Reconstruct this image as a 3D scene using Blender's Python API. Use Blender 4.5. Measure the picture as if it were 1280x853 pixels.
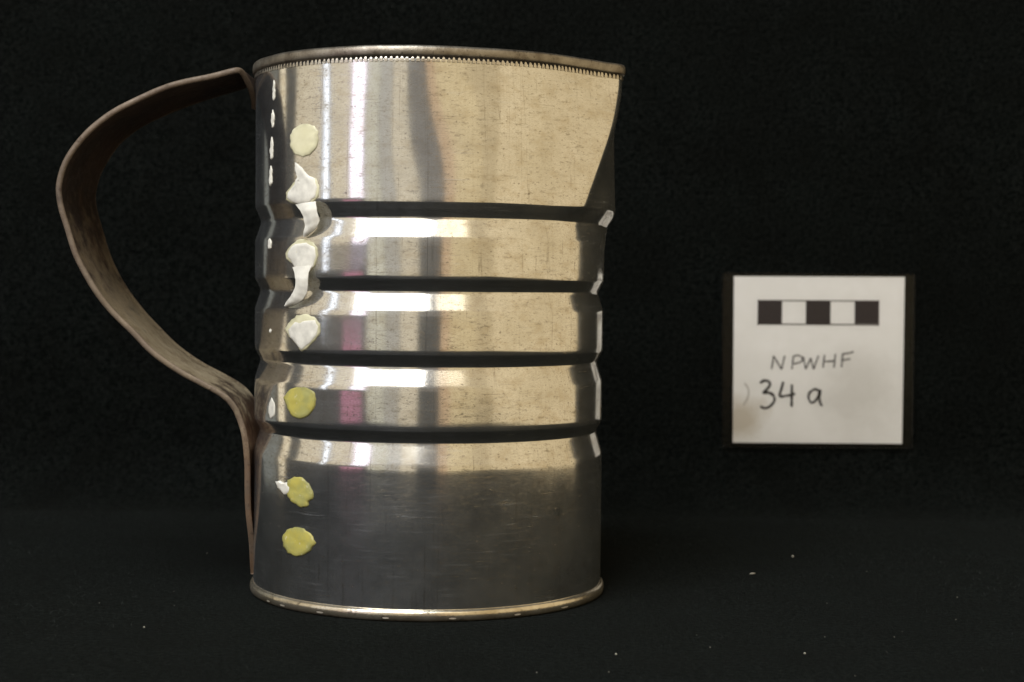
import bpy, bmesh, math, random
from mathutils import Vector, Matrix, noise
R = math.radians
random.seed(34)
for o in list(bpy.data.objects):
    bpy.data.objects.remove(o)
scene = bpy.context.scene
COL = scene.collection

# ------------------------------------------------------------------ camera
CAM = Vector((0.0257, -0.520, 0.0937))
cd = bpy.data.cameras.new('camera')
cam = bpy.data.objects.new('camera', cd)
COL.objects.link(cam)
cd.lens = 58.55
cd.sensor_width = 36.0
cd.clip_start = 0.01
cd.clip_end = 50
CAM_ROT = (Matrix.Rotation(R(90 - 1.76), 3, 'X') @ Matrix.Rotation(R(0.6), 3, 'Z'))
cam.matrix_world = Matrix.Translation(CAM) @ CAM_ROT.to_4x4()
cd.dof.use_dof = True
cd.dof.focus_distance = 0.475
cd.dof.aperture_fstop = 21
scene.camera = cam

# ------------------------------------------------------------------ room light
world = bpy.data.worlds.new('World')
scene.world = world
world.use_nodes = True
bg = world.node_tree.nodes['Background']
bg.inputs['Color'].default_value = (1.0, 0.93, 0.80, 1)
bg.inputs['Strength'].default_value = 0.07

def lamp(name, az0, az1, z0, z1, radiance, col, dist=1.6):
    """upright area lamp on an arc round the table; azimuth 0 = behind the camera, + = right"""
    az = R((az0 + az1) / 2)
    half = R(abs(az1 - az0) / 2)
    w = 2 * dist * math.tan(half)
    h = z1 - z0
    L = bpy.data.lights.new(name, 'AREA')
    L.shape = 'RECTANGLE'
    L.size = w
    L.size_y = h
    L.energy = radiance * math.pi * w * h
    L.color = col
    o = bpy.data.objects.new(name, L)
    COL.objects.link(o)
    p = Vector((dist * math.sin(az), -dist * math.cos(az), (z0 + z1) / 2))
    d = Vector((-math.sin(az), math.cos(az), 0))
    m = d.to_track_quat('-Z', 'Y').to_matrix().to_4x4()
    o.matrix_world = Matrix.Translation(p) @ m
    return o

WARM = (1.0, 0.775, 0.41)
TAN = (1.0, 0.86, 0.62)
# warm lamp-lit side of the room, right of the camera
lamp('warm_room_light', 9, 15, -0.45, 1.9, 0.62, (1.0, 0.66, 0.36))
lamp('warm_room_light', 15, 32, -0.45, 1.9, 0.74, WARM)
lamp('warm_room_light', 32, 43, -0.45, 1.9, 0.60, (1.0, 0.76, 0.40))
lamp('warm_room_light', 43, 74, -0.45, 2.0, 0.80, (1.0, 0.785, 0.455))
lamp('warm_room_light', 74, 113, -0.45, 1.9, 0.74, (1.0, 0.775, 0.44))
lamp('dim_room_light', -4, 8, 0.16, 1.9, 0.11, (1.0, 0.85, 0.72))
# dim room behind the camera
lamp('dim_room_light', -16.5, -5, -0.4, 1.9, 0.70, TAN)
lamp('dim_room_light', -25, -17, -0.4, 1.9, 0.42, (1.0, 0.93, 0.80))
lamp('dim_room_light', -36, -25.5, -0.4, 1.9, 0.64, (0.97, 0.92, 0.72))
# the window to the left: bright panes, and a pink lamp added below them for its reflection
lamp('window_light', -47, -37, 0.17, 1.9, 2.4, (0.90, 0.83, 1.0))
lamp('window_light', -68.5, -64.5, 0.10, 1.7, 2.6, (0.80, 0.86, 1.0))
lamp('pink_reflection_light', -53, -39, -0.4, 0.06, 0.44, (1.0, 0.33, 0.55))
lamp('dim_room_light', -92, -70, 0.14, 1.6, 0.75, TAN)
lamp('dim_room_light', -63, -48, 0.14, 1.6, 0.75, TAN)
lamp('dim_room_light', -110, -103, -0.3, 1.2, 1.0, TAN)
lamp('dim_room_light', -152, -114, -0.3, 1.3, 0.16, (0.92, 1.0, 0.95))
# ceiling light, in front and to the left
CL = bpy.data.lights.new('high_front_light', 'AREA')
CL.shape = 'RECTANGLE'
CL.size, CL.size_y = 1.15, 0.60
CL.energy = 8.0 * math.pi * 1.15 * 0.60
CL.color = (1.0, 0.98, 0.95)
clo = bpy.data.objects.new('high_front_light', CL)
COL.objects.link(clo)
clp = Vector((-0.52, -1.15, 1.10))
clo.matrix_world = Matrix.Translation(clp) @ (Vector((0, 0, 0.05)) - clp).to_track_quat('-Z', 'Y').to_matrix().to_4x4()

FL = bpy.data.lights.new('high_front_light', 'AREA')  # added flank lamp, softens the right end of the rib highlights
FL.shape = 'RECTANGLE'
FL.size, FL.size_y = 0.5, 0.5
FL.energy = 1.5 * math.pi * 0.25
FL.color = (1.0, 0.90, 0.72)
flo = bpy.data.objects.new('high_front_light', FL)
COL.objects.link(flo)
flp = Vector((0.36, -1.22, 1.10))
flo.matrix_world = Matrix.Translation(flp) @ (Vector((0, 0, 0.05)) - flp).to_track_quat('-Z', 'Y').to_matrix().to_4x4()
OL = bpy.data.lights.new('overhead_light', 'AREA')
OL.shape = 'RECTANGLE'
OL.size, OL.size_y = 0.6, 0.4
OL.energy = 8.4 * math.pi * 0.6 * 0.4
OL.color = (0.84, 0.93, 1.0)
olo = bpy.data.objects.new('overhead_light', OL)
COL.objects.link(olo)
olp = Vector((-0.24, -0.55, 1.05))
olo.matrix_world = Matrix.Translation(olp) @ (Vector((-0.02, -0.2, 0.0)) - olp).to_track_quat('-Z', 'Y').to_matrix().to_4x4()
scene.view_settings.view_transform = 'Standard'
scene.view_settings.look = 'None'
scene.view_settings.exposure = 0.0
scene.view_settings.gamma = 1.0
scene.render.resolution_x = 1024
scene.render.resolution_y = 682
scene.render.engine = 'CYCLES'

# ------------------------------------------------------------------ helpers
FPX = 1280 * cd.lens / 36.0
def ray(px, py):
    d = CAM_ROT @ Vector(((px - 640) / FPX, -(py - 426.5) / FPX, -1.0))
    return d.normalized()
def at_y(px, py, Y):
    d = ray(px, py)
    return CAM + d * ((Y - CAM.y) / d.y)

def mesh_obj(name, verts, faces, mat, parent=None, smooth=True):
    me = bpy.data.meshes.new(name)
    me.from_pydata([tuple(v) for v in verts], [], faces)
    me.validate()
    me.update()
    if smooth:
        me.polygons.foreach_set('use_smooth', [True] * len(me.polygons))
    if mat:
        me.materials.append(mat)
    o = bpy.data.objects.new(name, me)
    COL.objects.link(o)
    if parent:
        o.parent = parent
    return o
def empty(name, loc=(0, 0, 0)):
    o = bpy.data.objects.new(name, None)
    o.location = loc
    o.empty_display_size = 0.02
    COL.objects.link(o)
    return o
def tag(o, label, cat, group=None):
    o['label'] = label
    o['category'] = cat
    if group:
        o['group'] = group

def sm(a, b, x):
    t = max(0.0, min(1.0, (x - a) / (b - a)))
    return t * t * (3 - 2 * t)

# ---- material helpers
def new_mat(name):
    m = bpy.data.materials.new(name)
    m.use_nodes = True
    nt = m.node_tree
    nt.nodes.clear()
    out = nt.nodes.new('ShaderNodeOutputMaterial')
    return m, nt, out
def nd(nt, typ, **kw):
    n = nt.nodes.new(typ)
    for k, v in kw.items():
        setattr(n, k, v)
    return n
def noise_tex(nt, vec, scale, sx=1, sy=1, sz=1, detail=4, rough=0.55, off=(0, 0, 0)):
    mp = nd(nt, 'ShaderNodeMapping')
    mp.inputs['Scale'].default_value = (sx, sy, sz)
    mp.inputs['Location'].default_value = off
    nt.links.new(vec, mp.inputs['Vector'])
    t = nd(nt, 'ShaderNodeTexNoise')
    t.inputs['Scale'].default_value = scale
    t.inputs['Detail'].default_value = detail
    t.inputs['Roughness'].default_value = rough
    nt.links.new(mp.outputs['Vector'], t.inputs['Vector'])
    return t.outputs['Fac']
def ramp(nt, fac, stops):
    r = nd(nt, 'ShaderNodeValToRGB')
    el = r.color_ramp.elements
    while len(el) < len(stops):
        el.new(0.5)
    for e, (p, c) in zip(el, stops):
        e.position = p
        e.color = (c, c, c, 1) if isinstance(c, (int, float)) else (*c, 1)
    nt.links.new(fac, r.inputs['Fac'])
    return r.outputs['Color']
def mixc(nt, fac, a, b, mode='MIX'):
    m = nd(nt, 'ShaderNodeMix', data_type='RGBA', blend_type=mode)
    for sock, v in ((m.inputs['Factor'], fac), (m.inputs['A'], a), (m.inputs['B'], b)):
        if isinstance(v, bpy.types.NodeSocket):
            nt.links.new(v, sock)
        elif isinstance(v, tuple):
            sock.default_value = (*v, 1)
        else:
            sock.default_value = v
    return m.outputs['Result']
def math_n(nt, op, a, b=0.0, clamp=False):
    m = nd(nt, 'ShaderNodeMath', operation=op, use_clamp=clamp)
    for s, v in ((m.inputs[0], a), (m.inputs[1], b)):
        if isinstance(v, bpy.types.NodeSocket):
            nt.links.new(v, s)
        else:
            s.default_value = v
    return m.outputs[0]
def principled(nt, **kw):
    p = nd(nt, 'ShaderNodeBsdfPrincipled')
    for k, v in kw.items():
        s = p.inputs[k.replace('_', ' ')]
        if isinstance(v, bpy.types.NodeSocket):
            nt.links.new(v, s)
        elif isinstance(v, tuple):
            s.default_value = (*v, 1)
        else:
            s.default_value = v
    return p
def bump(nt, h, strength, dist):
    b = nd(nt, 'ShaderNodeBump')
    b.inputs['Strength'].default_value = strength
    b.inputs['Distance'].default_value = dist
    nt.links.new(h, b.inputs['Height'])
    return b.outputs['Normal']

# ------------------------------------------------------------------ materials
def tin_material():
    m, nt, out = new_mat('tinplate')
    uv = nd(nt, 'ShaderNodeUVMap').outputs['UV']        # x = cm round the can, y = cm up
    sep = nd(nt, 'ShaderNodeSeparateXYZ')
    nt.links.new(uv, sep.inputs[0])
    # horizontal rubbed streaks, pits and cloudy staining of old tinplate
    streak = ramp(nt, noise_tex(nt, uv, 1.0, 2.6, 8, 1, 8, 0.78), [(0.53, 0), (0.74, 1)])
    patch = ramp(nt, noise_tex(nt, uv, 0.55, 1, 1.3, 1, 4, 0.6, (3, 1, 0)), [(0.36, 0.2), (0.58, 1)])
    streak = math_n(nt, 'MULTIPLY', streak, patch)
    scratch = ramp(nt, noise_tex(nt, uv, 1.0, 0.55, 30, 1, 3, 0.6, (7, 2, 0)), [(0.625, 0), (0.70, 1)])
    scratch = math_n(nt, 'MULTIPLY', scratch, ramp(nt, noise_tex(nt, uv, 1.2, 1, 1, 1, 2, 0.5, (1, 9, 0)), [(0.46, 0), (0.60, 1)]))
    pits = ramp(nt, noise_tex(nt, uv, 9.0, 1, 1.6, 1, 3, 0.6, (2, 5, 0)), [(0.585, 0), (0.71, 1)])
    cloud = noise_tex(nt, uv, 0.8, 1, 1, 1, 5, 0.65, (5, 5, 0))
    # fine upright draw lines
    vline = ramp(nt, noise_tex(nt, uv, 1.0, 5.5, 0.05, 1, 1, 0.4, (0.7, 0, 0)), [(0.492, 0), (0.5, 1), (0.508, 0)])
    vline = math_n(nt, 'MULTIPLY', vline, ramp(nt, noise_tex(nt, uv, 0.7, 1, 2.2, 1, 4, 0.7, (8, 3, 0)), [(0.36, 0.15), (0.58, 0.9)]))
    grime = math_n(nt, 'ADD', math_n(nt, 'MULTIPLY', streak, 1.0), math_n(nt, 'MULTIPLY', pits, 0.6))
    grime = math_n(nt, 'ADD', grime, math_n(nt, 'MULTIPLY', scratch, 0.75), True)
    marks = math_n(nt, 'ADD', grime, math_n(nt, 'MULTIPLY', vline, 0.5), True)
    base = mixc(nt, ramp(nt, cloud, [(0.35, 0), (0.68, 1)]), (0.81, 0.805, 0.785), (0.68, 0.66, 0.60))
    grain = noise_tex(nt, uv, 22.0, 0.6, 1.6, 1, 4, 0.7, (4, 4, 0))
    base = mixc(nt, ramp(nt, grain, [(0.42, 0), (0.70, 0.5)]), base, (0.46, 0.42, 0.34))
    base = mixc(nt, ramp(nt, noise_tex(nt, uv, 1.5, 1, 1.5, 1, 6, 0.72, (9, 9, 0)), [(0.48, 0), (0.70, 0.6)]), base, (0.46, 0.385, 0.255))
    col = mixc(nt, marks, base, (0.17, 0.135, 0.09))
    scuff = ramp(nt, noise_tex(nt, uv, 1.0, 0.7, 12, 1, 5, 0.7, (11, 4, 0)), [(0.55, 0), (0.75, 1)])
    scuff = math_n(nt, 'MULTIPLY', scuff, ramp(nt, noise_tex(nt, uv, 0.6, 1, 1.5, 1, 3, 0.6, (6, 13, 0)), [(0.42, 0), (0.6, 1)]))
    ro = math_n(nt, 'ADD', math_n(nt, 'MULTIPLY', cloud, 0.12), 0.06)
    ro = math_n(nt, 'ADD', ro, math_n(nt, 'MULTIPLY', grime, 0.22))
    fine = noise_tex(nt, uv, 14.0, 1, 2.5, 1, 3, 0.6)
    nrm = bump(nt, fine, 0.10, 0.00004)
    a = principled(nt, Base_Color=col, Metallic=1.0, Roughness=ro, Normal=nrm)
    haze_col = mixc(nt, marks, (0.65, 0.69, 0.73), (0.30, 0.28, 0.25))      # thin oxide bloom, its blue painted in against the warm lamps' cast
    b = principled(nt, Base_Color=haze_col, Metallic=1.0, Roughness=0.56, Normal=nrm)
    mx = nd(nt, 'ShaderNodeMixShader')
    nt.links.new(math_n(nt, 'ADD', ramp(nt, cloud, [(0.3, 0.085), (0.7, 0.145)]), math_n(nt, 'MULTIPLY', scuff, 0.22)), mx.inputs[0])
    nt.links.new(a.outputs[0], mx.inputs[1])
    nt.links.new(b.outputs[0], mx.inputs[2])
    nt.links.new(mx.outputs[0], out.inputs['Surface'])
    return m

def dull_rim_material(name, c0, c1, rough, sc=160):
    m, nt, out = new_mat(name)
    co = nd(nt, 'ShaderNodeTexCoord').outputs['Object']
    n = noise_tex(nt, co, sc, 1, 1, 1, 5, 0.65)
    n2 = noise_tex(nt, co, sc * 5, 1, 1, 1, 3, 0.6)
    col = mixc(nt, ramp(nt, n, [(0.35, 0), (0.65, 1)]), c0, c1)
    col = mixc(nt, ramp(nt, n2, [(0.60, 0), (0.72, 0.7)]), col, tuple(x * 0.25 for x in c1))
    p = principled(nt, Base_Color=col, Metallic=0.9, Roughness=rough, Normal=bump(nt, n2, 0.25, 0.0003))
    nt.links.new(p.outputs[0], out.inputs['Surface'])
    return m

def rust_material():
    m, nt, out = new_mat('rusty_strap')
    co = nd(nt, 'ShaderNodeTexCoord').outputs['Object']
    n = noise_tex(nt, co, 45, 1, 1, 1, 6, 0.7)
    n2 = noise_tex(nt, co, 420, 1, 1, 1, 4, 0.65)
    n3 = noise_tex(nt, co, 120, 1, 1, 1, 6, 0.7, (3, 1, 2))
    uv = nd(nt, 'ShaderNodeUVMap').outputs['UV']
    sp = nd(nt, 'ShaderNodeSeparateXYZ')
    nt.links.new(uv, sp.inputs[0])
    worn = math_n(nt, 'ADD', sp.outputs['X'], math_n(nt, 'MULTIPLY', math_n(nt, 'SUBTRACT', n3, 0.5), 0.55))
    worn_lit = ramp(nt, worn, [(0.40, 0), (0.58, 1), (0.70, 1), (0.78, 0.05)])  # pale lower sweep: wear, and light from above painted into the colour
    dark = mixc(nt, ramp(nt, n, [(0.4, 0), (0.62, 1)]), (0.032, 0.022, 0.017), (0.070, 0.042, 0.027))
    rusty = mixc(nt, ramp(nt, n3, [(0.35, 0), (0.6, 1)]), (0.24, 0.125, 0.062), (0.13, 0.065, 0.035))
    dark = mixc(nt, ramp(nt, sp.outputs['X'], [(0.74, 0), (0.80, 1)]), dark, rusty)
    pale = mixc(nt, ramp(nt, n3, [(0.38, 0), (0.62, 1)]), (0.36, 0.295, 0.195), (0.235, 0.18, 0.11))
    col = mixc(nt, worn_lit, dark, pale)
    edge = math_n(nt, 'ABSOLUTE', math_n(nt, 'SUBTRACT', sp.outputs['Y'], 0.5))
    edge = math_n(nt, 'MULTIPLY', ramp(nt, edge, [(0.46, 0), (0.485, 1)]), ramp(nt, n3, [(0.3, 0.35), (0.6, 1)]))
    col = mixc(nt, edge, col, (0.17, 0.13, 0.095))  # hem edges paler: wear, with the edge highlight painted in
    col = mixc(nt, ramp(nt, n2, [(0.60, 0), (0.74, 0.8)]), col, (0.05, 0.028, 0.018))
    p = principled(nt, Base_Color=col, Metallic=0.25, Roughness=ramp(nt, n2, [(0.3, 0.45), (0.7, 0.75)]),
                   Normal=bump(nt, n2, 0.35, 0.0004))
    nt.links.new(p.outputs[0], out.inputs['Surface'])
    return m

def felt_material(name='black_felt', fibre=False):
    m, nt, out = new_mat(name)
    co = nd(nt, 'ShaderNodeTexCoord').outputs['Object']
    n = noise_tex(nt, co, 620, 1, 1, 1, 6, 0.85)
    n2 = noise_tex(nt, co, 38, 1, 1, 1, 4, 0.6)
    col = mixc(nt, ramp(nt, n, [(0.42, 0), (0.60, 1)]), (0.0020, 0.0026, 0.0025), (0.0104, 0.0120, 0.0112))
    col = mixc(nt, ramp(nt, n2, [(0.35, 0), (0.7, 0.5)]), col, (0.0036, 0.0037, 0.0033))
    if fibre:
        col = ramp(nt, nd(nt, 'ShaderNodeNewGeometry').outputs['Random Per Island'], [(0.0, (0.004, 0.005, 0.005)), (0.80, (0.028, 0.033, 0.030)), (1.0, (0.06, 0.067, 0.063))])
    p = principled(nt, Base_Color=col, Roughness=1.0, Specular_IOR_Level=0.0, Sheen_Weight=0.02, Sheen_Roughness=0.35, Sheen_Tint=(0.85, 0.95, 0.9))
    if not fibre:
        nt.links.new(bump(nt, n, 0.9, 0.0009), p.inputs['Normal'])
    nt.links.new(p.outputs[0], out.inputs['Surface'])
    return m

def paper_material():
    m, nt, out = new_mat('card_paper')
    co = nd(nt, 'ShaderNodeTexCoord').outputs['Object']
    n = noise_tex(nt, co, 62, 1, 1, 1, 8, 0.72, (1.3, 0, 0.4))
    n2 = noise_tex(nt, co, 600, 1, 1, 1, 4, 0.6)
    sp = nd(nt, 'ShaderNodeSeparateXYZ')
    nt.links.new(co, sp.inputs[0])
    # grey finger smudge at the lower right and a brown stain at the lower left corner
    def blob(cx, cz, r):
        dx = math_n(nt, 'SUBTRACT', sp.outputs['X'], cx)
        dz = math_n(nt, 'SUBTRACT', sp.outputs['Z'], cz)
        d = math_n(nt, 'SQRT', math_n(nt, 'ADD', math_n(nt, 'MULTIPLY', dx, dx), math_n(nt, 'MULTIPLY', dz, dz)))
        d = math_n(nt, 'DIVIDE', d, r)
        d = math_n(nt, 'ADD', d, math_n(nt, 'MULTIPLY', math_n(nt, 'SUBTRACT', n, 0.5), 2.2))
        return ramp(nt, d, [(0.25, 1), (1.0, 0)])
    col = mixc(nt, ramp(nt, n, [(0.35, 0), (0.7, 1)]), (0.81, 0.805, 0.80), (0.75, 0.745, 0.73))
    col = mixc(nt, math_n(nt, 'MULTIPLY', blob(0.018, -0.014, 0.024), 0.36), col, (0.40, 0.38, 0.34))
    col = mixc(nt, math_n(nt, 'MULTIPLY', blob(-0.033, -0.027, 0.012), 0.6), col, (0.40, 0.33, 0.22))
    p = principled(nt, Base_Color=col, Roughness=0.7, Normal=bump(nt, n2, 0.1, 0.0002))
    nt.links.new(p.outputs[0], out.inputs['Surface'])
    return m

def plain(name, col, rough=0.6, metal=0.0, var=0.15, sc=300, **kw):
    m, nt, out = new_mat(name)
    co = nd(nt, 'ShaderNodeTexCoord').outputs['Object']
    n = noise_tex(nt, co, sc, 1, 1, 1, 4, 0.6)
    c = mixc(nt, ramp(nt, n, [(0.35, 0), (0.65, 1)]), col, tuple(x * (1 - var) for x in col))
    p = principled(nt, Base_Color=c, Roughness=rough, Metallic=metal, Normal=bump(nt, n, 0.25, 0.0003), **kw)
    nt.links.new(p.outputs[0], out.inputs['Surface'])
    return m

def glue_material(name, c0, c1):
    m, nt, out = new_mat(name)
    co = nd(nt, 'ShaderNodeTexCoord').outputs['Object']
    n = noise_tex(nt, co, 170, 1, 1, 1, 4, 0.6)
    n2 = noise_tex(nt, co, 700, 1, 1, 1, 3, 0.6)
    c = mixc(nt, ramp(nt, n, [(0.38, 0), (0.62, 1)]), c0, c1)
    c = mixc(nt, ramp(nt, n2, [(0.64, 0), (0.70, 0.6)]), c, (0.72, 0.68, 0.48))
    thin = nd(nt, 'ShaderNodeAttribute', attribute_name='thin').outputs['Fac']
    c = mixc(nt, math_n(nt, 'MULTIPLY', thin, ramp(nt, n, [(0.35, 0.2), (0.6, 0.9)])), c, tuple(x * 0.55 for x in c1))
    p = principled(nt, Base_Color=c, Roughness=0.42, Specular_IOR_Level=0.4, Normal=bump(nt, n, 0.3, 0.0003))
    nt.links.new(p.outputs[0], out.inputs['Surface'])
    return m

def sleeve_material():
    m, nt, out = new_mat('clear_plastic')
    lw = nd(nt, 'ShaderNodeFresnel')
    lw.inputs['IOR'].default_value = 1.25
    g = nd(nt, 'ShaderNodeBsdfGlossy')
    g.inputs['Roughness'].default_value = 0.22
    t = nd(nt, 'ShaderNodeBsdfTransparent')
    t.inputs['Color'].default_value = (0.995, 0.995, 0.99, 1)
    mx = nd(nt, 'ShaderNodeMixShader')
    nt.links.new(lw.outputs[0], mx.inputs[0])
    nt.links.new(t.outputs[0], mx.inputs[1])
    nt.links.new(g.outputs[0], mx.inputs[2])
    nt.links.new(mx.outputs[0], out.inputs['Surface'])
    return m

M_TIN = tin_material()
M_RIM = dull_rim_material('dull_rim_metal', (0.34, 0.31, 0.26), (0.17, 0.145, 0.115), 0.40)
M_TEETH = dull_rim_material('crimp_metal', (0.64, 0.60, 0.52), (0.46, 0.42, 0.35), 0.34)
M_GAP = plain('gap_black', (0.015, 0.013, 0.011), 0.8)
M_BASE = dull_rim_material('base_rim_metal', (0.72, 0.66, 0.54), (0.50, 0.43, 0.31), 0.26, 110)
M_CHIP = plain('bright_tin_wear', (0.60, 0.55, 0.47), 0.4, 0.6)
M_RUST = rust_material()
M_FELT = felt_material()
M_FIBRE = felt_material('felt_fibre', True)
M_PAPER = paper_material()
M_SCRAP = plain('torn_label_paper', (0.80, 0.78, 0.70), 0.75, 0, 0.26, 260)
M_GLUE_Y = glue_material('yellow_glue', (0.50, 0.44, 0.10), (0.38, 0.37, 0.13))
M_GLUE_P = glue_material('pale_glue', (0.74, 0.71, 0.50), (0.66, 0.63, 0.41))
M_INK = plain('black_marker', (0.012, 0.010, 0.012), 0.5)
M_PRINT = plain('printed_black', (0.022, 0.016, 0.022), 0.45, 0, 0.4, 900)
M_PENCIL = plain('grey_pencil', (0.13, 0.125, 0.125), 0.6, 0, 0.3, 900)
M_FAINT = plain('faint_pencil', (0.42, 0.40, 0.37), 0.7, 0, 0.2, 900)
M_SLEEVE = sleeve_material()
M_LINT = plain('pale_lint', (0.5, 0.47, 0.40), 0.9)

# ------------------------------------------------------------------ cloth: table top, front drop, sweep and backdrop in one sheet
RIGHT = 0.46
BACK = 0.200
prof = []                                   # (y, z) from the floor in front, over the table, up the backdrop
for i in range(9):
    prof.append((-0.560, -0.5 + 0.485 * i / 8))
for i in range(1, 7):
    a = R(90 * i / 6)
    prof.append((-0.560 + 0.012 * (1 - math.cos(a)), -0.015 + 0.015 * math.sin(a)))
n = 150
for i in range(1, n + 1):
    prof.append((-0.548 + (BACK - 0.030 + 0.548) * i / n, 0.0))
for i in range(1, 11):
    a = R(90 * i / 10)
    prof.append((BACK - 0.030 + 0.030 * math.sin(a), 0.030 - 0.030 * math.cos(a)))
for i in range(1, 91):
    prof.append((BACK, 0.030 + 0.60 * i / 90))
nx = 200
V, F = [], []
for (y, z) in prof:
    for i in range(nx + 1):
        left = -0.40 + 0.125 * sm(-0.05, 0.16, y)      # the cloth narrows towards the backdrop
        x = left + (RIGHT - left) * i / nx
        k = noise.noise(Vector((x * 7, y * 9, z * 7))) * 0.6 + noise.noise(Vector((x * 22, y * 22 + 5, z * 22))) * 0.25
        # smooth near the jug's foot and behind the card
        flat = sm(0.055, 0.12, math.hypot(x, y)) if z < 0.01 else 1.0
        if z > 0.005 and y > 0.15:
            flat = 0.25 + 0.75 * (1 - sm(0.06, 0.12, 0.26 - abs(x - 0.157)))
        if y < -0.552:
            V.append((x, y - 0.012 * abs(k) - 0.01 * math.sin(x * 28) * sm(0, -0.4, z), z))
        elif z > 0.001:
            V.append((x, y + abs(k) * 0.006 * flat, z))
        else:
            V.append((x, y, -abs(k) * 0.0022 * flat))
for j in range(len(prof) - 1):
    for i in range(nx):
        a = j * (nx + 1) + i
        F.append((a, a + 1, a + nx + 2, a + nx + 1))
cloth = mesh_obj('black_cloth', V, F, M_FELT)
cloth['kind'] = 'structure'

# ------------------------------------------------------------------ the jug
RC = 0.054                                  # can radius
def Z(py):                                  # height on the front of the can for a pixel row, metres
    return CAM.z - (py - 362) / 2082 * 0.466
Z_RIMTOP = Z(57.0)
Z_RIMBOT = Z(73.0)
Z_BODY0 = 0.0030

# profile: list of (z, radial offset)
GD = 0.00185
grooves = [(252, 273, 298), (349, 365.5, 391), (444.5, 460.5, 487), (540.5, 556, 585)]
keys = [(Z_BODY0, 0.0)]
for (a, b, c) in reversed(grooves):
    keys += [(Z(c), 0.0), (Z(b), -GD), (Z(a), 0.0)]
keys.append((Z_RIMBOT + 0.0006, 0.0))
zs = []
for (z0, o0), (z1, o1) in zip(keys[:-1], keys[1:]):
    steps = 16 if o0 != o1 else max(8, int((z1 - z0) / 0.0012))
    for i in range(steps):
        zs.append(z0 + (z1 - z0) * i / steps)
zs.append(keys[-1][0])
def prof_raw(z):
    for (z0, o0), (z1, o1) in zip(keys[:-1], keys[1:]):
        if z <= z1:
            return o0 + (o1 - o0) * (z - z0) / (z1 - z0)
    return 0.0
def prof_off(z):                            # rounded creases
    s = 0.0
    tot = 0.0
    for k in range(-4, 5):
        w = 5 - abs(k)
        s += w * prof_raw(max(keys[0][0], min(keys[-1][0], z + k * 0.00017)))
        tot += w
    return s / tot
def adiff(a, b):
    return (a - b + math.pi) % (2 * math.pi) - math.pi
def spout_r(phi, w, tip, flare):
    r0 = 1 - 0.026 * w
    rt = 1 + 0.110 * w
    beta = math.acos(r0 / rt) if rt > r0 else 0.0
    d = abs(adiff(phi, tip))
    r = r0 / math.cos(beta - d) if d < beta else r0
    # the sheet is drawn flatter on both flanks of the spout and swells behind its crease
    r -= 0.044 * w * math.exp(-((d - R(57)) / R(23)) ** 2)
    r += 0.078 * flare * math.exp(-(adiff(phi, R(98)) / R(30)) ** 2)
    r += 0.034 * w * math.exp(-(adiff(phi, R(-92)) / R(42)) ** 2)
    return r
def cross(phi, z):
    h = (z - Z(262)) / (Z_RIMTOP - Z(262))
    w = 0.0 if h < -0.2 else 0.16 * sm(-0.2, 0.1, h) + 0.84 * max(0.0, min(1.0, h)) ** 0.9
    tip = R(55) + R(21) * max(0.0, min(1.0, h / 0.82)) ** 1.05
    flare = sm(-0.22, 0.02, h) * (1 - 0.6 * sm(0.45, 1.0, h))
    acc = 0.0
    for k, g in ((-2, 1), (-1, 2), (0, 3), (1, 2), (2, 1)):
        acc += g * spout_r(phi + R(1.7) * k, w, tip, flare)
    r = acc / 9.0
    p = Vector((math.sin(phi) * 2.2, math.cos(phi) * 2.2, z * 24))
    dent = noise.noise(p) * 0.00020 + noise.noise(p * 2.7 + Vector((4, 1, 7))) * 0.00004
    if z > Z(300):                          # small dents by the spout crease
        q = Vector(((phi - R(80)) / R(5), (z - Z(270)) / 0.004, 0))
        dent -= 0.0007 * math.exp(-q.length_squared)
    return RC * r + dent
def surf(phi, z, lift=0.0, groove=1.0):
    r = cross(phi, z) + prof_off(z) * groove + lift
    return Vector((r * math.sin(phi), -r * math.cos(phi), z))

jug = empty('tin_jug')
tag(jug, 'ribbed silver tin can jug with pinched pouring spout and brown strap handle', 'jug')

NP = 420
def rings_mesh(name, rings, mat, parent, uvs=None, closed=False):
    V = [v for r in rings for v in r]
    n = len(rings[0])
    F, UV = [], []
    J = len(rings) if closed else len(rings) - 1
    for j in range(J):
        j2 = (j + 1) % len(rings)
        for i in range(n):
            i2 = (i + 1) % n
            F.append((j * n + i, j * n + i2, j2 * n + i2, j2 * n + i))
            if uvs:
                UV += [(uvs[0][i], uvs[1][j]), (uvs[0][i + 1], uvs[1][j]), (uvs[0][i + 1], uvs[1][j2]), (uvs[0][i], uvs[1][j2])]
    o = mesh_obj(name, V, F, mat, parent)
    if uvs:
        l = o.data.uv_layers.new(name='UVMap')
        l.data.foreach_set('uv', [c for uv in UV for c in uv])
    return o
# outside wall then back down the inside wall and across the bottom
phis = [2 * math.pi * i / NP - math.pi for i in range(NP)]
rings, vv = [], []
for z in zs:
    rings.append([surf(p, z) for p in phis]); vv.append(z * 100)
inner = [zs[-1]] + [zs[i] for i in range(len(zs) - 1, 0, -3)] + [Z_BODY0 + 0.0008]
for z in inner:
    rings.append([surf(p, z, -0.0006) for p in phis]); vv.append(z * 100)
for f in (0.8, 0.4, 0.02):
    rings.append([Vector((RC * f * math.sin(p), -RC * f * math.cos(p), Z_BODY0 + 0.0008)) for p in phis]); vv.append(f * 5)
uu = [i / NP * 2 * math.pi * RC * 100 for i in range(NP + 1)]
body = rings_mesh('body', rings, M_TIN, jug, (uu, vv))

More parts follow.
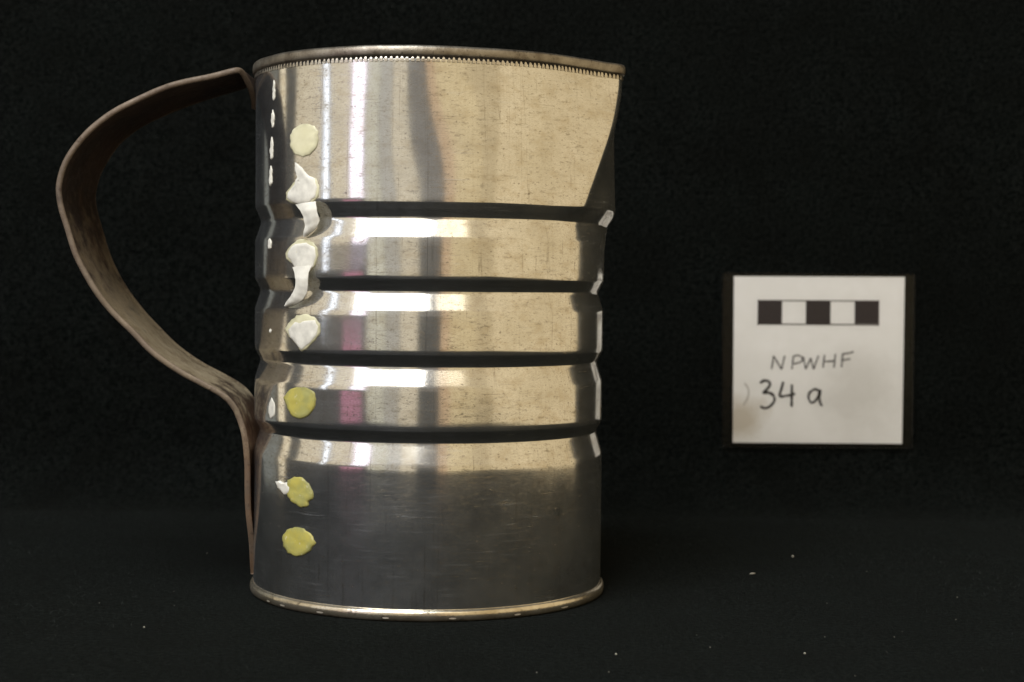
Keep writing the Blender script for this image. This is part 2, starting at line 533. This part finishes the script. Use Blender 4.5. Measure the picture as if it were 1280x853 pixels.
# rolled rim: a rounded band following the spouted outline
def band(name, z0, z1, out, inn, mat, parent, wob=0.0, pw=2.6):
    rr = []
    N = 14
    zc, hz = (z0 + z1) / 2, (z1 - z0) / 2
    rc, hr = (out + inn) / 2, (out - inn) / 2
    for k in range(N):
        a = 2 * math.pi * k / N
        c, s = math.cos(a), math.sin(a)
        ez = math.copysign(abs(s) ** (2 / pw), s) * hz
        er = math.copysign(abs(c) ** (2 / pw), c) * hr
        ring = []
        for p in phis:
            nz = noise.noise(Vector((math.sin(p) * 5, math.cos(p) * 5, name.__len__()))) * wob
            r = cross(p, min(max(zc, 0.006), Z_RIMTOP)) + rc + er
            ring.append(Vector((r * math.sin(p), -r * math.cos(p), zc + ez + nz)))
        rr.append(ring)
    return rings_mesh(name, rr, mat, parent, None, True)
rim = band('rim', Z_RIMBOT + 0.0002, Z_RIMTOP, 0.00085, -0.0013, M_RIM, jug, 0.00018)
gap = band('rim_gap', Z_RIMBOT - 0.0005, Z_RIMBOT + 0.0009, 0.00015, -0.0008, M_GAP, rim)  # solid black band painting in the shade of the recess under the rim
# crimp teeth under the rim, too small to count one by one
V, F = [], []
NT = 222
for i in range(NT):
    p = 2 * math.pi * (i + random.uniform(-0.08, 0.08)) / NT
    hw = math.pi / NT * random.uniform(0.50, 0.62)
    h = random.uniform(0.00035, 0.00075)
    b = len(V)
    zt = Z_RIMBOT + 0.0001
    for (dp, z, l) in ((-hw * 1.3, zt - 0.0011, 0.00028), (hw * 1.3, zt - 0.0011, 0.00028), (hw, zt - 0.0003, 0.00030), (-hw, zt - 0.0003, 0.00030),
                       (hw * 0.35, zt - 0.0003 + h, 0.00018), (-hw * 0.35, zt - 0.0003 + h, 0.00018)):
        V.append(surf(p + dp, z, l))
    F += [(b, b + 1, b + 2, b + 3), (b + 3, b + 2, b + 4, b + 5)]
teeth = mesh_obj('crimped_edge', V, F, M_TEETH, rim, smooth=False)
teeth['kind'] = 'stuff'

# base seam with bright worn nicks
base = band('base_rim', 0.0, 0.0035, 0.0011, -0.0015, M_BASE, jug, 0.0, 2.3)
nick = 0
for px, wpx in ((372, 7), (420, 9), (497, 8), (572, 9), (645, 8), (700, 9), (352, 5)):
    d = ray(px, 765)
    s = (px - 533) / 219.0
    pc = math.asin(max(-0.98, min(0.98, s)))
    hw = wpx / 2082 * 0.47 / 2 / RC / max(0.35, math.cos(pc))
    V, F = [], []
    for i in range(7):
        t = i / 6 * 2 - 1
        hh = 0.00022 * math.sqrt(max(0.03, 1 - t * t))
        for k, zz in ((-1, 0.0011), (1, 0.0011)):
            r = cross(pc, 0.006) + 0.00105
            p = pc + t * hw
            V.append((r * math.sin(p), -r * math.cos(p), zz + k * hh))
    for i in range(6):
        F.append((2 * i, 2 * i + 2, 2 * i + 3, 2 * i + 1))
    mesh_obj('worn_nick', V, F, M_CHIP, base)

# ------------------------------------------------------------------ handle: bent strap with hemmed edges
# near-edge points of the strap and its half width (m) at each
hp = [(319, 137, 0.0012), (317.8, 124, 0.006), (314.5, 110, 0.011), (308.5, 97, 0.015), (303, 88.5, 0.017), (297, 86.0, 0.018), (288, 87.5, 0.0185), (262, 95, 0.019), (230, 103.5, 0.0195), (197, 114, 0.0198),
      (165, 127, 0.020), (138, 141, 0.020), (113, 160, 0.0205), (95, 181, 0.0205), (82, 203, 0.0205), (75, 224, 0.0205), (73.5, 241, 0.0205), (77, 262, 0.0205),
      (85, 287, 0.0205), (97, 322, 0.0205), (115, 357, 0.0205), (138, 388, 0.020), (163, 414, 0.020), (190, 440, 0.0198), (222, 463, 0.0195), (252, 479, 0.0192),
      (277, 494, 0.019), (291, 509, 0.0185), (299, 526, 0.018), (304.5, 545, 0.0178), (307, 575, 0.0170), (309, 620, 0.0150), (311.5, 660, 0.0120), (314, 695, 0.008), (316.5, 718, 0.004)]
cl = []
for (px, py, hw) in hp:
    q = at_y(px, py, -hw)
    cl.append((q.x, q.z, hw))
def catmull(P, m=6):
    out = []
    for i in range(len(P) - 1):
        p0, p1, p2, p3 = P[max(0, i - 1)], P[i], P[i + 1], P[min(len(P) - 1, i + 2)]
        for k in range(m):
            t = k / m
            out.append(tuple(0.5 * (2 * b + (c - a) * t + (2 * a - 5 * b + 4 * c - d) * t * t + (3 * b - a - 3 * c + d) * t ** 3) for a, b, c, d in zip(p0, p1, p2, p3)))
    out.append(tuple(P[-1]))
    return out
path = catmull(cl, 6)
# the strap lies on the can wall at both ends
lim = -(RC + 0.0008)
TH = 0.00045
sect = []                                   # (across -1..1, thickness)
for t in (-1.0, -0.985, -0.955, -0.93, -0.90, -0.86, -0.5, 0, 0.5, 0.86, 0.90, 0.93, 0.955, 0.985, 1.0):
    a = abs(t)
    sect.append((t, 0.0004 if a == 1.0 else 0.00085 if a > 0.94 else 0.0007 if a > 0.92 else TH))
V, F, UVs = [], [], []
NS = len(sect)
tot = 0
lens = [0]
for a, b in zip(path[:-1], path[1:]):
    tot += math.hypot(a[0] - b[0], a[1] - b[1]); lens.append(tot)
for i, (x, z, hw) in enumerate(path):
    a = path[max(0, i - 1)]; b = path[min(len(path) - 1, i + 1)]
    tx, tz = b[0] - a[0], b[1] - a[1]
    L = math.hypot(tx, tz) or 1
    nx_, nz_ = -tz / L, tx / L              # normal in the xz plane
    for sgn in (1, -1):
        seq = sect if sgn == 1 else sect[::-1]
        for (t, th) in seq:
            wv = noise.noise(Vector((lens[i] * 60, t * 1.5, 3))) * 0.0006
            e = noise.noise(Vector((lens[i] * 110, t, 9))) * 0.00035 * (1 if abs(t) > 0.9 else 0)
            V.append((x + nx_ * (sgn * th + wv), t * hw + e, z + nz_ * (sgn * th + wv)))
            UVs.append((lens[i] / tot, (t + 1) / 2))
n2 = NS * 2
for i in range(len(path) - 1):
    for k in range(n2):
        k2 = (k + 1) % n2
        F.append((i * n2 + k, i * n2 + k2, (i + 1) * n2 + k2, (i + 1) * n2 + k))
F.append(tuple(range(n2)))
F.append(tuple((len(path) - 1) * n2 + k for k in range(n2 - 1, -1, -1)))
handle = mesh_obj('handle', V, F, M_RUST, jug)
l = handle.data.uv_layers.new(name='UVMap')
for lp in handle.data.loops:
    l.data[lp.index].uv = UVs[lp.vertex_index]
handle['label'] = 'rusty brown bent strap handle'

# ------------------------------------------------------------------ glue spots and torn label paper on the can wall
def on_can(px, py):
    """angle and height on the can wall seen at a pixel"""
    d = ray(px, py)
    a = d.x ** 2 + d.y ** 2
    b = 2 * (CAM.x * d.x + CAM.y * d.y)
    c = CAM.x ** 2 + CAM.y ** 2 - RC ** 2
    disc = max(0.0, b * b - 4 * a * c)
    t = (-b - math.sqrt(disc)) / (2 * a)
    p = CAM + d * t
    return math.atan2(p.x, -p.y), p.z
def blob(name, outline, mat, lift=0.0007, parent=None, sub=3, groove=1.0, jag=0.85):
    pts = []
    n = len(outline)
    for i in range(n):
        a, b = outline[i], outline[(i + 1) % n]
        for k in range(sub):
            t = k / sub
            j = jag if k else 0
            pts.append((a[0] + (b[0] - a[0]) * t + random.uniform(-j, j), a[1] + (b[1] - a[1]) * t + random.uniform(-j, j)))
    cx = sum(p[0] for p in pts) / len(pts); cy = sum(p[1] for p in pts) / len(pts)
    V, F = [], []
    m = len(pts)
    levels = ((1.0, -0.0001), (0.985, lift * 0.55), (0.90, lift * 0.85), (0.72, lift), (0.5, lift * 0.95), (0.25, lift))
    for f, h in levels:
        for (x, y) in pts:
            qx, qy = cx + (x - cx) * f, cy + (y - cy) * f
            phi, z = on_can(qx, qy)
            wob = noise.noise(Vector((qx * 0.12, qy * 0.12, cy))) * lift * 0.45 if f < 0.95 else 0
            V.append(surf(phi, z, h + wob, groove))
    phi, z = on_can(cx, cy)
    V.append(surf(phi, z, lift * (1 + 0.45 * noise.noise(Vector((cx * 0.12, cy * 0.12, cy)))), groove))
    for j in range(len(levels) - 1):
        for i in range(m):
            i2 = (i + 1) % m
            F.append((j * m + i, j * m + i2, (j + 1) * m + i2, (j + 1) * m + i))
    b = (len(levels) - 1) * m
    for i in range(m):
        F.append((b + i, b + (i + 1) % m, len(V) - 1))
    o = mesh_obj(name, V, F, mat, parent or jug)
    at = o.data.attributes.new('thin', 'FLOAT', 'POINT')
    for i in range(len(V)):
        at.data[i].value = (1.0, 1.0, 0.55, 0.0, 0.0, 0.0, 0.0)[min(6, i // m)]
    return o
def strip(name, rows, mat, parent=None):
    """torn paper tail: rows of (px_left, py_left, px_right, py_right, lift mm)"""
    V, F = [], []
    dense = catmull([tuple(map(float, r)) for r in rows], 4)
    C = 5
    for sgn in (1, 0):
        for (x0, y0, x1, y1, lf) in dense:
            for k in range(C):
                t = k / (C - 1)
                px, py = x0 + (x1 - x0) * t, y0 + (y1 - y0) * t
                phi, z = on_can(px, py)
                bow = math.sin(t * math.pi) * 0.0006
                V.append(surf(phi, z, lf * 0.001 + bow + 0.00016 * sgn + noise.noise(Vector((px * 0.15, py * 0.15, 2))) * 0.0003, 0.25))
    m = len(dense) * C
    for s in (0, 1):
        for j in range(len(dense) - 1):
            for k in range(C - 1):
                a = s * m + j * C + k
                q = (a, a + 1, a + C + 1, a + C)
                F.append(q if s == 0 else q[::-1])
    return mesh_obj(name, V, F, mat, parent or jug)

g1 = blob('glue_spot', [(364, 163), (371, 157), (382, 154.5), (391, 157), (396, 164), (396, 176), (393, 186), (386, 194), (377, 197), (368, 194), (362, 185), (361, 173)], M_GLUE_P, 0.00035)
g1['label'] = 'pale cream glue spot nearest the rim'
g2 = blob('glue_spot', [(364, 232), (372, 222), (384, 220), (394, 223), (397.5, 232), (397, 246), (390, 254), (378, 258), (366, 255), (357, 250), (357, 241)], M_GLUE_P, 0.00035)
g2['label'] = 'glue spot covered in torn white paper with a peeled tail'
blob('paper_scrap', [(368, 203), (373, 207), (379, 214), (385, 220), (393, 223), (396, 234), (394, 247), (387, 254), (377, 257), (366, 254), (359, 248), (360, 241), (368, 231), (372, 220), (368, 211)], M_SCRAP, 0.0006, g2, 2)
strip('paper_tail', [(372, 256, 396, 252, 0.9), (379, 263, 399, 259, 1.6), (384, 272, 401, 268, 1.9), (385, 282, 402, 276, 1.5), (383, 289, 397, 286, 1.1), (381, 297, 385, 296, 0.5)], M_SCRAP, g2)
g3 = blob('glue_spot', [(357, 317), (363, 308), (372, 300), (383, 299), (392, 303), (397, 311), (397, 323), (393, 334), (384, 341), (374, 340), (366, 330), (358, 324)], M_GLUE_P, 0.00035)
g3['label'] = 'cream glue spot with a long curled paper tail below'
blob('paper_scrap', [(362, 313), (370, 305), (384, 303), (394, 309), (396, 320), (393, 333), (385, 343), (374, 341), (366, 330), (360, 321)], M_SCRAP, 0.0006, g3, 2)
strip('paper_tail', [(369, 334, 393, 332, 0.9), (373, 343, 390, 342, 1.3), (375, 352, 390, 353, 1.8), (374, 361, 389, 364, 2.0), (368, 370, 383, 374, 1.5), (361, 378, 374, 380, 1.0), (357, 382.5, 361, 383.5, 0.5)], M_SCRAP, g3)
g4 = blob('glue_spot', [(356, 411), (363, 402), (371, 394), (382, 392.5), (393, 396), (400.5, 405), (400, 418), (392, 428), (385, 436), (377.5, 440), (371, 431), (361, 421)], M_GLUE_P, 0.00035)
g4['label'] = 'cream glue spot with a pointed lower end'
blob('paper_scrap', [(361, 412), (370, 402), (383, 401), (395, 400), (399, 408), (397, 419), (389, 429), (378, 438.5), (371, 430), (363, 421)], M_SCRAP, 0.0006, g4, 2)
g5 = blob('glue_spot', [(355, 497), (362, 488), (372, 484), (384, 485), (393, 490), (395.5, 499), (393, 511), (386, 520), (376, 524), (367, 521), (360, 511)], M_GLUE_Y, 0.00045)
g5['label'] = 'yellow glue spot on the lowest rib'
g6 = blob('glue_spot', [(360, 600), (368, 596), (378, 597), (386, 604), (391, 614), (391.5, 624), (386, 627), (385, 633), (377, 635), (367, 629), (360, 621), (358, 610)], M_GLUE_Y, 0.00045)
g6['label'] = 'yellow glue spot with a white paper chip'
blob('paper_chip', [(345, 602), (350, 601), (354, 604), (359, 603), (363, 609), (362, 616), (357, 619), (352, 613), (348, 610)], M_SCRAP, 0.0006, g6, 2)
g7 = blob('glue_spot', [(353, 671), (359, 662), (368, 659), (380, 661), (388, 667), (395, 679), (389, 688), (382, 693), (371, 696), (360, 692), (354, 683)], M_GLUE_Y, 0.00045)
g7['label'] = 'yellow glue spot nearest the base'
# white flecks of glue along the side seam, their glint painted in
for (x, y0, y1, w) in ((340.5, 100, 126, 3.6), (339.5, 137, 160, 4.6), (338.6, 171, 200, 5.0), (338.0, 207, 233, 4.4), (337.3, 298, 312, 5.5), (340, 497, 524, 11), (338, 411, 416, 3)):
    h = y1 - y0
    blob('white_fleck', [(x, y0), (x + w * 0.3, y0 + h * 0.25), (x + w * 0.35, y0 + h * 0.6), (x + w * 0.25, y1 - h * 0.1), (x - w * 0.1, y1), (x - w * 0.35, y0 + h * 0.7), (x - w * 0.25, y0 + h * 0.3)], M_SCRAP, 0.00025, None, 3, 1.0, 0.55)

# ------------------------------------------------------------------ identification card pinned on the backdrop
YC = BACK - 0.0016
PXM = (YC - CAM.y) / 2082
c0 = at_y(1023.5, 450, YC)
card = empty('identification_card', c0)
card.rotation_euler = (0, R(0.25), 0)
tag(card, 'square white identification card in a clear sleeve with scale bar and handwriting', 'card')
def cl_(px, py, d=0.0):
    """card-plane offset of a pixel, with the picture's slight turn taken out"""
    q = at_y(px, py, YC) - c0
    q.y = d
    a = R(-0.25)
    return Vector((q.x * math.cos(a) + q.z * math.sin(a), d, -q.x * math.sin(a) + q.z * math.cos(a)))
def slab(name, corners, y0, y1, mat, parent, bev=0.0):
    pts = [cl_(*c) for c in corners]
    V = [(p.x, y0, p.z) for p in pts] + [(p.x, y1, p.z) for p in pts]
    n = len(pts)
    F = [tuple(range(n))[::-1], tuple(range(n, 2 * n))] + [(i, (i + 1) % n, (i + 1) % n + n, i + n) for i in range(n)]
    return mesh_obj(name, V, F, mat, parent, False)
paper = slab('paper', [(917.5, 345.5), (1131, 346.5), (1127.5, 555), (916, 553.5)], 0.0, 0.0004, M_PAPER, card)
def plate(name, corners, mat, parent, y=-0.00012):
    V = [cl_(*c) for c in corners]
    return mesh_obj(name, [(v.x, y, v.z) for v in V], [(0, 1, 2, 3)], mat, parent, False)
# scale bar
bar = empty('scale_bar'); bar.parent = paper
for x0, x1 in ((948, 977.6), (1007.4, 1038.2), (1068.4, 1097.8)):
    plate('black_square', [(x0, 376.0), (x1, 376.4), (x1 - 0.3, 405.2), (x0 - 0.3, 405.0)], M_PRINT, bar)
for (a, b, c, d) in (((947, 375.2), (1099, 376.0), (1099, 377.2), (947, 376.4)), ((946.5, 404.6), (1098.6, 405.6), (1098.6, 406.9), (946.5, 405.9)),
                     ((947.2, 374.5), (948.4, 374.5), (948, 407), (946.8, 407)), ((1097.6, 375.5), (1098.9, 375.5), (1098.6, 407.5), (1097.3, 407.5))):
    plate('bar_line', [a, b, c, d], M_PRINT, bar, -0.00016)
# handwriting
def zz(x, y):
    return (880 + x / 3.16, 320 + y / 3.16)
def stroke_mesh(V, F, pts, w, y):
    P = catmull([tuple(map(float, p)) for p in pts], 5) if len(pts) > 2 else [tuple(map(float, p)) for p in pts]
    b = len(V)
    for i, p in enumerate(P):
        a = P[max(0, i - 1)]; c = P[min(len(P) - 1, i + 1)]
        tx, ty = c[0] - a[0], c[1] - a[1]
        L = math.hypot(tx, ty) or 1
        ww = w * (0.42 + 0.16 * noise.noise(Vector((p[0] * 0.08, p[1] * 0.08, 1))))
        if i in (0, len(P) - 1):
            ww *= 0.7
        for s in (-1, 1):
            px, py = zz(p[0] - ty / L * ww * s, p[1] + tx / L * ww * s)
            v = cl_(px, py)
            V.append((v.x, y, v.z))
    for i in range(len(P) - 1):
        F.append((b + 2 * i, b + 2 * i + 1, b + 2 * i + 3, b + 2 * i + 2))
def letter(strokes, w, mat, name='letter'):
    V, F = [], []
    for k, s in enumerate(strokes):
        stroke_mesh(V, F, s, w, -0.00012 - 0.00003 * k)
    mesh_obj(name, V, F, mat, paper, False)
def straight(*pts):                        # dense straight-sided stroke
    out = []
    for a, b in zip(pts[:-1], pts[1:]):
        for k in range(4):
            out.append((a[0] + (b[0] - a[0]) * k / 4, a[1] + (b[1] - a[1]) * k / 4))
    return out + [pts[-1]]
PW = 7.5
letter([straight((267, 448), (275, 397), (306, 447), (319, 394))], PW, M_PENCIL)
letter([straight((347, 448), (353, 396)), [(352, 397), (372, 393), (387, 402), (384, 418), (352, 428)]], PW, M_PENCIL)
letter([straight((391, 398), (402, 446), (421, 406), (433, 446), (452, 394))], PW, M_PENCIL)
letter([straight((470, 442), (476, 390)), straight((513, 442), (519, 387)), straight((473, 418), (516, 415))], PW, M_PENCIL)
letter([straight((543, 440), (548, 385)), [(546, 387), (568, 385), (591, 379)], straight((546, 413), (578, 407))], PW, M_PENCIL)
MW = 11.5
letter([[(221, 503), (237, 493), (256, 497), (260, 511), (248, 527), (234, 541), (255, 540), (275, 553), (277, 574), (261, 594), (240, 602), (222, 594)]], MW, M_INK, 'numeral')
letter([[(313, 497), (306, 525), (299, 553), (325, 553), (360, 545)], straight((347, 508), (346, 597))], MW, M_INK, 'numeral')
letter([[(456, 534), (437, 527), (417, 541), (413, 562), (424, 580), (440, 572), (452, 552), (459, 530), (456, 552), (457, 575), (466, 594)]], MW * 0.95, M_INK)
letter([[(160, 502), (176, 530), (172, 562), (155, 590)]], 5.5, M_FAINT, 'faint_mark')
# clear sleeve, a little wider than the paper
slab('plastic_sleeve', [(903.5, 341.5), (1143.5, 343.5), (1140.5, 560.5), (903, 559)], -0.0006, 0.0008, M_SLEEVE, card)

# ------------------------------------------------------------------ lint and felt nap
def floor_pt(px, py):
    d = ray(px, py)
    t = -CAM.z / d.z
    return CAM + d * t
def fleck(px, py, ln, wd, ang, label):
    p = floor_pt(px, py)
    V, F = [], []
    n = 6
    for i in range(n + 1):
        t = i / n * 2 - 1
        r = wd * math.sqrt(max(0.08, 1 - t * t))
        for k in range(5):
            a = 2 * math.pi * k / 5
            x = t * ln; y = math.cos(a) * r + 0.2 * ln * t * t; z = 0.0004 + r + math.sin(a) * r
            V.append((x * math.cos(ang) - y * math.sin(ang), x * math.sin(ang) + y * math.cos(ang), z))
    for i in range(n):
        for k in range(5):
            F.append((i * 5 + k, i * 5 + (k + 1) % 5, (i + 1) * 5 + (k + 1) % 5, (i + 1) * 5 + k))
    F += [(0, 1, 2, 3, 4), tuple(n * 5 + k for k in (4, 3, 2, 1, 0))]
    o = mesh_obj('lint_fleck', V, F, M_LINT)
    o.location = (p.x, p.y, -0.0006)
    tag(o, label, 'lint', 'lint flecks on the black cloth')
fleck(941, 717, 0.0011, 0.00022, 0.4, 'short pale thread of lint on black cloth below the card')
fleck(991, 696, 0.0004, 0.00036, 0.0, 'tiny round pale crumb on black cloth below the card')
fleck(770, 818, 0.00028, 0.00025, 0.0, 'tiny pale speck on black cloth in front right of the jug')
fleck(1006, 817, 0.0003, 0.00025, 0.0, 'tiny pale speck near the front edge of the picture below the card')
fleck(180, 784, 0.00026, 0.00022, 0.0, 'tiny pale speck on black cloth left of the jug base')
# loose fibres of the felt
V, F = [], []
def fibre(p, n, ln, wd):
    t = Vector((random.gauss(0, 1), random.gauss(0, 1), random.gauss(0, 1)))
    t -= n * t.dot(n)
    t.normalize()
    t = (t + n * random.uniform(0.05, 0.55)).normalized()
    s = t.cross(n).normalized() * wd
    bend = n * ln * random.uniform(-0.15, 0.1) + s * random.uniform(-3, 3)
    b = len(V)
    V.extend([p - s, p + s, p + t * ln * 0.55 + s * 0.8 + bend * 0.4, p + t * ln * 0.55 - s * 0.8 + bend * 0.4, p + t * ln + bend])
    F.extend([(b, b + 1, b + 2, b + 3), (b + 3, b + 2, b + 4)])
for i in range(75000):
    y = -0.26 + 0.44 * random.random() ** 1.3
    x = 0.0267 + random.uniform(-1, 1) * 0.33 * (y + 0.56) / 0.7
    if math.hypot(x, y) < RC + 0.002:
        continue
    fibre(Vector((x, y, -0.0006)), Vector((0, 0, 1)), random.uniform(0.0008, 0.0024), random.uniform(0.00004, 0.00009))
for i in range(9000):
    x = random.uniform(-0.23, 0.29); z = random.uniform(0.02, 0.25)
    fibre(Vector((x, BACK + 0.0006, z)), Vector((0, -1, 0)), random.uniform(0.0006, 0.0014), random.uniform(0.00002, 0.00004))
fib = mesh_obj('felt_fibres', V, F, M_FIBRE, None, False)
fib['kind'] = 'stuff'
tag(fib, 'fine fuzzy fibres standing up from the black felt cloth', 'fibres')

V, F = [], []
for i in range(22):
    px, py = random.uniform(0, 1280), random.uniform(690, 853)
    if 290 < px < 770 and py < 785:
        continue
    p = floor_pt(px, py); r = random.uniform(0.00006, 0.00016); b = len(V)
    p.z = -0.0002 + r
    V.extend([p + Vector(d) * r for d in ((1, 0, 0), (0, 1.2, 0), (-1, 0, 0), (0, -1, 0), (0, 0, 1), (0, 0, -1))])
    F.extend([(b + i, b + (i + 1) % 4, b + 4) for i in range(4)] + [(b + (i + 1) % 4, b + i, b + 5) for i in range(4)])
dust = mesh_obj('dust', V, F, M_LINT, None, False)
dust['kind'] = 'stuff'
tag(dust, 'scattered pale dust specks on the black cloth', 'dust')
